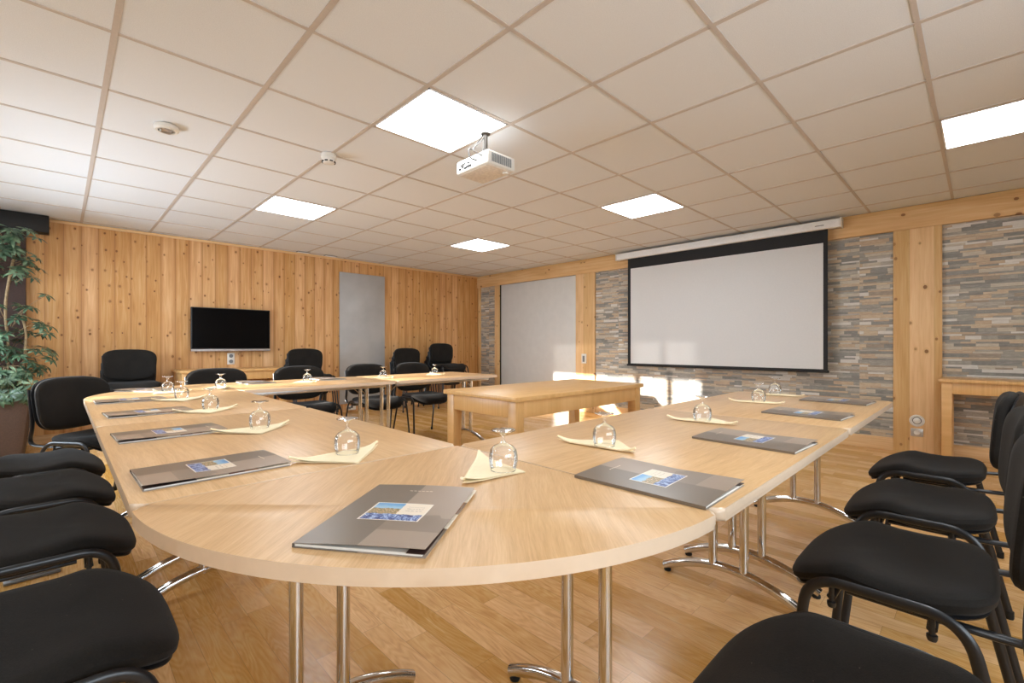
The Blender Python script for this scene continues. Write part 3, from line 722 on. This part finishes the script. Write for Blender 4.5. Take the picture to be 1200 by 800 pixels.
# ------------------------------------------------------------------ place settings: folders, napkins, glasses
TZ = TH
def make_folder(label, group):
    t = thing('presentation_folder', label, 'folder', (0, 0, 0), 0, group)
    a, b = 0.1075, 0.1525
    # back cover and spine
    bm = BM(); box(bm, -a, a, -b, b, 0.0002, 0.0012)
    obj('back_cover', bm, M['cover'], t, smooth=False)
    bm = BM(); box(bm, -a+0.002, a-0.006, -b+0.003, b-0.002, 0.0014, 0.0052); obj('pages', bm, M['paper'], t, smooth=False)
    # printed inner leaves peeping out along the opening edge
    bm = BM()
    for y0, y1, mi in ((-b, -0.055, 0), (-0.055, 0.01, 1), (0.01, 0.045, 2), (0.045, 0.075, 3), (0.075, b, 1)):
        box(bm, a-0.03, a-0.001 if mi in (0, 2, 3) else a+0.004, y0, y1, 0.0056, 0.0064, mat=mi)
    obj('inner_leaf', bm, [M['p_dark'], M['p_cream'], M['p_rust'], M['p_roof']], t, smooth=False)
    # front cover, bulging a little
    def cz(x, y):
        u = (x+a)/(2*a)
        return 0.0070+0.0045*math.sin(min(1, u*1.05)*PI*0.62)*(0.5+0.5*abs(y/b))+0.003*u*max(0, -y/b)
    bm = BM(); nx, ny = 14, 16; g = []
    for j in range(ny+1):
        row = []
        for i in range(nx+1):
            x = -a+2*a*i/nx; y = -b+2*b*j/ny; row.append((x, y, cz(x, y)))
        g.append(row)
    up = [[bm.verts.new(p) for p in r] for r in g]; dn = [[bm.verts.new((p[0], p[1], p[2]-0.0006)) for p in r] for r in g]
    for j in range(ny):
        for i in range(nx):
            bm.faces.new((up[j][i], up[j][i+1], up[j+1][i+1], up[j+1][i])); bm.faces.new((dn[j][i], dn[j+1][i], dn[j+1][i+1], dn[j][i+1]))
    for i in range(nx):
        bm.faces.new((up[0][i], dn[0][i], dn[0][i+1], up[0][i+1])); bm.faces.new((up[ny][i], up[ny][i+1], dn[ny][i+1], dn[ny][i]))
    for j in range(ny):
        bm.faces.new((up[j][0], up[j+1][0], dn[j+1][0], dn[j][0])); bm.faces.new((up[j][nx], dn[j][nx], dn[j+1][nx], up[j+1][nx]))
    fc = obj('front_cover', bm, M['cover'], t, ang=60)
    bm = BM(); box(bm, -a-0.0006, -a+0.0004, -b, b, 0.0004, 0.0066); obj('spine', bm, M['cover'], t, smooth=False)
    # printed picture on the cover, following its bulge
    bm = BM()
    def poly(pts, mi, dz):
        # subdivide as a fan of small cells: project each point on the cover
        vs = [bm.verts.new((x, y, cz(x, y)+dz)) for x, y in pts]; f = bm.faces.new(vs); f.material_index = mi
    def rect(x0, x1, y0, y1, mi, dz, n=6):
        for i in range(n):
            for j in range(n):
                u0, u1 = x0+(x1-x0)*i/n, x0+(x1-x0)*(i+1)/n; v0, v1 = y0+(y1-y0)*j/n, y0+(y1-y0)*(j+1)/n
                poly([(u0, v0), (u1, v0), (u1, v1), (u0, v1)], mi, dz)
    px, py, pw, ph = -0.056, -0.048, 0.112, 0.088
    rect(px, px+pw, py, py+ph, 0, 0.0005, 8)
    obj('cover_picture', bm, M['picture'], fc, smooth=False)
    bm = BM()
    for k in range(6):
        x0 = -0.02+0.0085*k; z = cz(x0, 0.112)+0.0005
        bm.faces.new([bm.verts.new(q) for q in ((x0, 0.111, z), (x0+0.006, 0.111, z), (x0+0.006, 0.1135, z), (x0, 0.1135, z))])
    obj('cover_lettering', bm, M['p_cream'], fc, smooth=False)
    return t
def fold_spots():
    return [
     (0.275, -1.845, 36, 'grey-brown presentation folder on the near rounded corner, largest in view'),
     (0.108, -1.238, 1, 'grey-brown folder on the left tables nearest the camera, left of the largest folder'),
     (0.112, -0.588, 2, 'grey-brown folder on the left tables, second from the camera'),
     (0.125, 0.088, 3, 'grey-brown folder on the left tables, third from the camera'),
     (0.115, 0.745, 0, 'grey-brown folder furthest along the left tables, before the far rounded corner'),
     (0.815, -2.07, 91, 'grey-brown folder on the right tables nearest the camera, by the table seam'),
     (1.455, -2.07, 87, 'grey-brown folder on the right tables, second from the camera'),
     (2.255, -2.04, 86, 'grey-brown folder on the right tables, third from the camera'),
     (2.93, -2.03, 86, 'grey-brown folder at the far end of the right tables'),
     (0.27, 1.42, -48, 'folder with a pale sheen on the far left rounded corner, before the chair stack'),
     (1.00, 1.60, -88, 'thin dark folder on the back table, before the chair below the television'),
     (1.60, 1.58, -92, 'thin dark folder on the back table, before the second chair from the left')]
f0 = None
for x, y, hd, lab in fold_spots():
    if f0 is None:
        f0 = make_folder(lab, 'folders laid out at the seats'); f0.location = (x, y, TZ); f0.rotation_euler = (0, 0, R_(hd-90))
    else: dup(f0, (x, y, TZ), R_(hd-90), lab)

def napkin_mesh(seed=0):
    """triangular folded napkin: long fold on x=0 from y=-0.135..0.135, apex toward +x; slightly curled tips"""
    rnd = random.Random(seed); bm = BM(); n = 12
    def layer(base, lift, shrink):
        rows = []
        for i in range(n+1):
            u = i/n; row = []          # u: 0 at long fold, 1 at apex
            for j in range(n+1):
                v = -1+2*j/n; w_ = (1-u)*0.135*shrink
                x = u*0.135*shrink-0.0; y = v*max(w_, 0.002)-0.012*u
                tip = max(0, abs(y)/0.135-0.6)/0.4
                z = base+lift*(1-u)*0.6+0.016*tip**2*(1 if lift else 0.4)+0.0015*math.sin(18*x+11*y+seed)
                row.append(Vector((x, y, z)))
            rows.append(row)
        return rows
    def add(rows, th):
        up = [[bm.verts.new(p+Vector((0, 0, th))) for p in r] for r in rows]; dn = [[bm.verts.new(p) for p in r] for r in rows]
        N, K = len(rows)-1, len(rows[0])-1
        for i in range(N):
            for j in range(K):
                bm.faces.new((up[i][j], up[i+1][j], up[i+1][j+1], up[i][j+1])); bm.faces.new((dn[i][j], dn[i][j+1], dn[i+1][j+1], dn[i+1][j]))
        for j in range(K):
            bm.faces.new((up[0][j], up[0][j+1], dn[0][j+1], dn[0][j])); bm.faces.new((up[N][j], dn[N][j], dn[N][j+1], up[N][j+1]))
        for i in range(N):
            bm.faces.new((up[i][0], dn[i][0], dn[i+1][0], up[i+1][0])); bm.faces.new((up[i][K], up[i+1][K], dn[i+1][K], dn[i][K]))
    add(layer(0.0018, 0.0, 1.0), 0.0007); add(layer(0.0035, 0.004, 0.975), 0.0007)
    # rolled fold along the long side
    pts = []
    for k in range(13):
        v = -1+2*k/12; tip = max(0, abs(v)-0.6)/0.4
        pts.append((-0.001, v*0.134, 0.0055+0.013*tip**2))
    tube(bm, pts, 0.0035, 0.0034, 10)
    return bm
def make_napkin(label, group):
    t = thing('paper_napkin', label, 'napkin', (0, 0, 0), 0, group)
    obj('napkin_fold', napkin_mesh(1), M['napkin'], t, ang=70)
    return t
GH = 0.098
def make_glass(label, group):
    t = thing('wine_glass', label, 'glass', (0, 0, 0), 0, group)
    # upside down: mouth on the napkin, foot on top
    bowl = [(0.0300, 0.0), (0.0335, 0.010), (0.0355, 0.024), (0.0352, 0.038), (0.0315, 0.050), (0.0235, 0.0585), (0.012, 0.0635), (0.0065, 0.067)]
    obj('bowl', lathe(BM(), bowl, 36), M['glass'], t, ang=80)
    obj('stem', lathe(BM(), [(0.0065, 0.067), (0.0048, 0.072), (0.0045, 0.078), (0.0060, 0.084), (0.010, 0.089)], 20), M['glass'], t, ang=80)
    obj('foot', lathe(BM(), [(0.010, 0.089), (0.020, 0.0935), (0.0290, 0.0955), (0.0300, 0.097), (0.0292, 0.098), (0.018, 0.0972), (0, 0.0965)], 36), M['glass'], t, ang=80)
    obj('rim', lathe(BM(), [(0.0292, 0.0), (0.0308, 0.0), (0.0308, 0.0009), (0.0292, 0.0009), (0.0292, 0.0)], 36), M['glass'], t, ang=80)
    return t
# (napkin centre x, y, heading, glass x, y, place words)
settings = [
 (0.572, -1.70, 41, 0.610, -1.775, 'on the near rounded corner, in the middle foreground'),
 (0.397, -1.312, 4, 0.415, -1.342, 'on the left tables nearest the camera, above the folder'),
 (0.345, -0.700, 2, 0.362, -0.735, 'on the left tables, second from the camera'),
 (0.335, -0.008, 1, 0.348, -0.03, 'on the left tables, third from the camera'),
 (0.328, 0.622, 3, 0.335, 0.612, 'on the left tables, furthest from the camera before the corner'),
 (1.005, -1.765, 95, 1.022, -1.79, 'on the right tables nearest the camera, above the seam folder'),
 (1.690, -1.80, 99, 1.705, -1.80, 'on the right tables, second from the camera'),
 (2.53, -1.74, 100, 2.56, -1.745, 'on the right tables, third from the camera'),
 (3.015, -1.72, 94, 3.06, -1.685, 'at the far end of the right tables'),
 (0.365, 1.14, -48, 0.345, 1.16, 'on the far left rounded corner, beside the sheen folder'),
 (0.69, 1.25, -86, 0.665, 1.225, 'on the back table, before the chair below the television'),
 (1.36, 1.38, -88, 1.34, 1.385, 'on the back table, before the second chair from the left'),
 (2.08, 1.38, -90, 2.065, 1.405, 'on the back table, before the tall grey board'),
 (2.73, 1.45, -90, 2.71, 1.47, 'on the back table, nearest its right free end')]
n0 = g0 = None
for nx_, ny_, hd, gx, gy, wh in settings:
    nl, gl = 'cream triangular folded napkin '+wh, 'upturned clear stemmed glass '+wh
    nl = ' '.join(nl.split()[:16]); gl = ' '.join(gl.split()[:16])
    if n0 is None:
        n0 = make_napkin(nl, 'napkins at the seats'); n0.location = (nx_, ny_, TZ); n0.rotation_euler = (0, 0, R_(hd-90))
        g0 = make_glass(gl, 'upturned glasses at the seats'); g0.location = (gx, gy, TZ+0.0085)
    else:
        dup(n0, (nx_, ny_, TZ), R_(hd-90), nl); dup(g0, (gx, gy, TZ+0.0085), 0, gl)

# ------------------------------------------------------------------ plant
t = thing('potted_plant', 'tall green umbrella plant in a tapered dark brown planter, left edge', 'plant', (-0.565, 3.72, 0))
bm = BM(); rings = []; nr = 84
def sq_ring(h, z, rib):
    out = []
    for k in range(nr):
        a = 2*PI*k/nr; ca, sa = math.cos(a), math.sin(a)
        r = 1/((abs(ca)**8+abs(sa)**8)**(1/8)); rr = h*r+(0.0025 if (k % 2 and rib) else 0)
        out.append(bm.verts.new((rr*ca, rr*sa, z)))
    return out
prof = [(0.150, 0.0, 0), (0.155, 0.02, 1)]+[(0.155+0.065*k/10, 0.02+0.56*k/10, 1) for k in range(1, 11)]+[(0.225, 0.585, 0), (0.225, 0.60, 0), (0.20, 0.60, 0), (0.20, 0.56, 0)]
rings = [sq_ring(*p) for p in prof]
for a, b in zip(rings, rings[1:]):
    for k in range(nr): bm.faces.new((a[k], a[(k+1) % nr], b[(k+1) % nr], b[k]))
bm.faces.new(rings[0][::-1])
obj('planter', bm, plain('brown_woven_planter', srgb(72, 54, 46), 0.55, vary=0.06, scale=90), t, ang=25)
bm = BM(); rings = []
rg = sq_ring(0.199, 0.575, 0); bm.faces.new(rg)
obj('soil', bm, M['soil'], t, smooth=False)
rnd = random.Random(12)
stems = [[(0.02, 0.02, 0.57), (0.06, -0.02, 0.95), (0.02, 0.0, 1.4), (0.08, 0.02, 1.85), (0.12, 0.0, 2.02)],
         [(-0.06, 0.05, 0.57), (-0.10, 0.05, 1.0), (-0.05, 0.05, 1.5), (0.0, -0.05, 1.95)],
         [(0.08, -0.05, 0.57), (0.15, -0.06, 0.8), (0.17, -0.05, 1.15), (0.14, -0.05, 1.32)],
         [(-0.03, -0.07, 0.57), (-0.08, -0.1, 0.9), (-0.12, -0.12, 1.3), (-0.08, -0.1, 1.5)]]
bm = BM()
for s in stems: tube(bm, rounded(s, 0.2, 5), 0.011, seg=8)
obj('stem', bm, M['stem'], t)
def leaflet(bm, o, d, up, L, W):
    d = d.normalized(); side = d.cross(up).normalized(); n = 6
    prev = None
    for i in range(n+1):
        u = i/n; wd = W*math.sin(PI*min(0.98, u**0.8))+0.0008
        p = o+d*(L*u)-up*(L*0.35*u*u)
        l, c_, r = bm.verts.new(p+side*wd+up*0.25*wd), bm.verts.new(p), bm.verts.new(p-side*wd+up*0.25*wd)
        if prev: bm.faces.new((prev[0], l, c_, prev[1])); bm.faces.new((prev[1], c_, r, prev[2]))
        prev = (l, c_, r)
fb, pb = BM(), BM()
def umbrella(p, q, sc_=1.0):
    """leaf head at p, petiole starting at q"""
    p, q = Vector(p), Vector(q); mid = (p+q)/2+Vector((0, 0, 0.03))
    tube(pb, rounded([q, mid, p], 0.1, 4), 0.0022, seg=6)
    ax = ((p-q).normalized()*0.6+Vector((rnd.uniform(-.3, .3), rnd.uniform(-.3, .3)-0.2, 0.6))).normalized()
    e1 = ax.orthogonal().normalized(); e2 = ax.cross(e1); m = rnd.choice((6, 7, 8)); a0 = rnd.random()*6
    for k in range(m):
        a = a0+2*PI*k/m; d = (e1*math.cos(a)+e2*math.sin(a))*0.95+ax*0.05
        leaflet(fb, p+d*0.008, d, ax, rnd.uniform(0.050, 0.085)*sc_, rnd.uniform(0.010, 0.015)*sc_)
for k in range(110):      # middle crown
    z = rnd.uniform(0.62, 1.42); wdt = 0.10+0.13*math.sin((z-0.55)/0.9*PI)
    x = rnd.uniform(-0.32, 0.12+wdt*1.15); y = rnd.uniform(-0.22, 0.12)
    umbrella((x, y, z), (x*0.35+0.03, y*0.3, z-rnd.uniform(0.02, 0.12)))
for k in range(80):      # upper crown
    z = rnd.uniform(1.66, 2.12); x = rnd.uniform(-0.4, 0.25); y = rnd.uniform(-0.26, 0.12)
    umbrella((x, y, z), (x*0.3+0.03, y*0.3, z-rnd.uniform(0.0, 0.1)), 1.05)
for k in range(26):       # drooping over the rim
    x = rnd.uniform(-0.1, 0.22); umbrella((x, -0.24+rnd.uniform(-.02, .03), rnd.uniform(0.54, 0.80)), (x*0.5, -0.1, 0.85))
umbrella((0.30, -0.02, 1.52), (0.10, 0, 1.30), 1.1); umbrella((0.34, -0.05, 0.66), (0.12, -0.03, 0.75), 0.9)
obj('foliage', fb, M['leaf'], t); obj('petiole', pb, M['stem'], t)

# ------------------------------------------------------------------ floor outlet
t = thing('floor_outlet', 'small grey floor outlet box between the two nearest left chairs', 'floor socket', (-0.26, 0.40, 0), R_(4))
obj('plate', B(-0.09, 0.09, -0.06, 0.06, 0, 0.012, 0.004), M['grey_plastic'], t)
obj('lid', B(-0.07, 0.07, -0.045, 0.045, 0.012, 0.018, 0.003), M['steel'], t)
obj('cable', tube(BM(), rounded([(0.05, 0.05, 0.012), (0.06, 0.12, 0.01), (0.12, 0.25, 0.004)], 0.05), 0.003, seg=8), M['cable'], t)
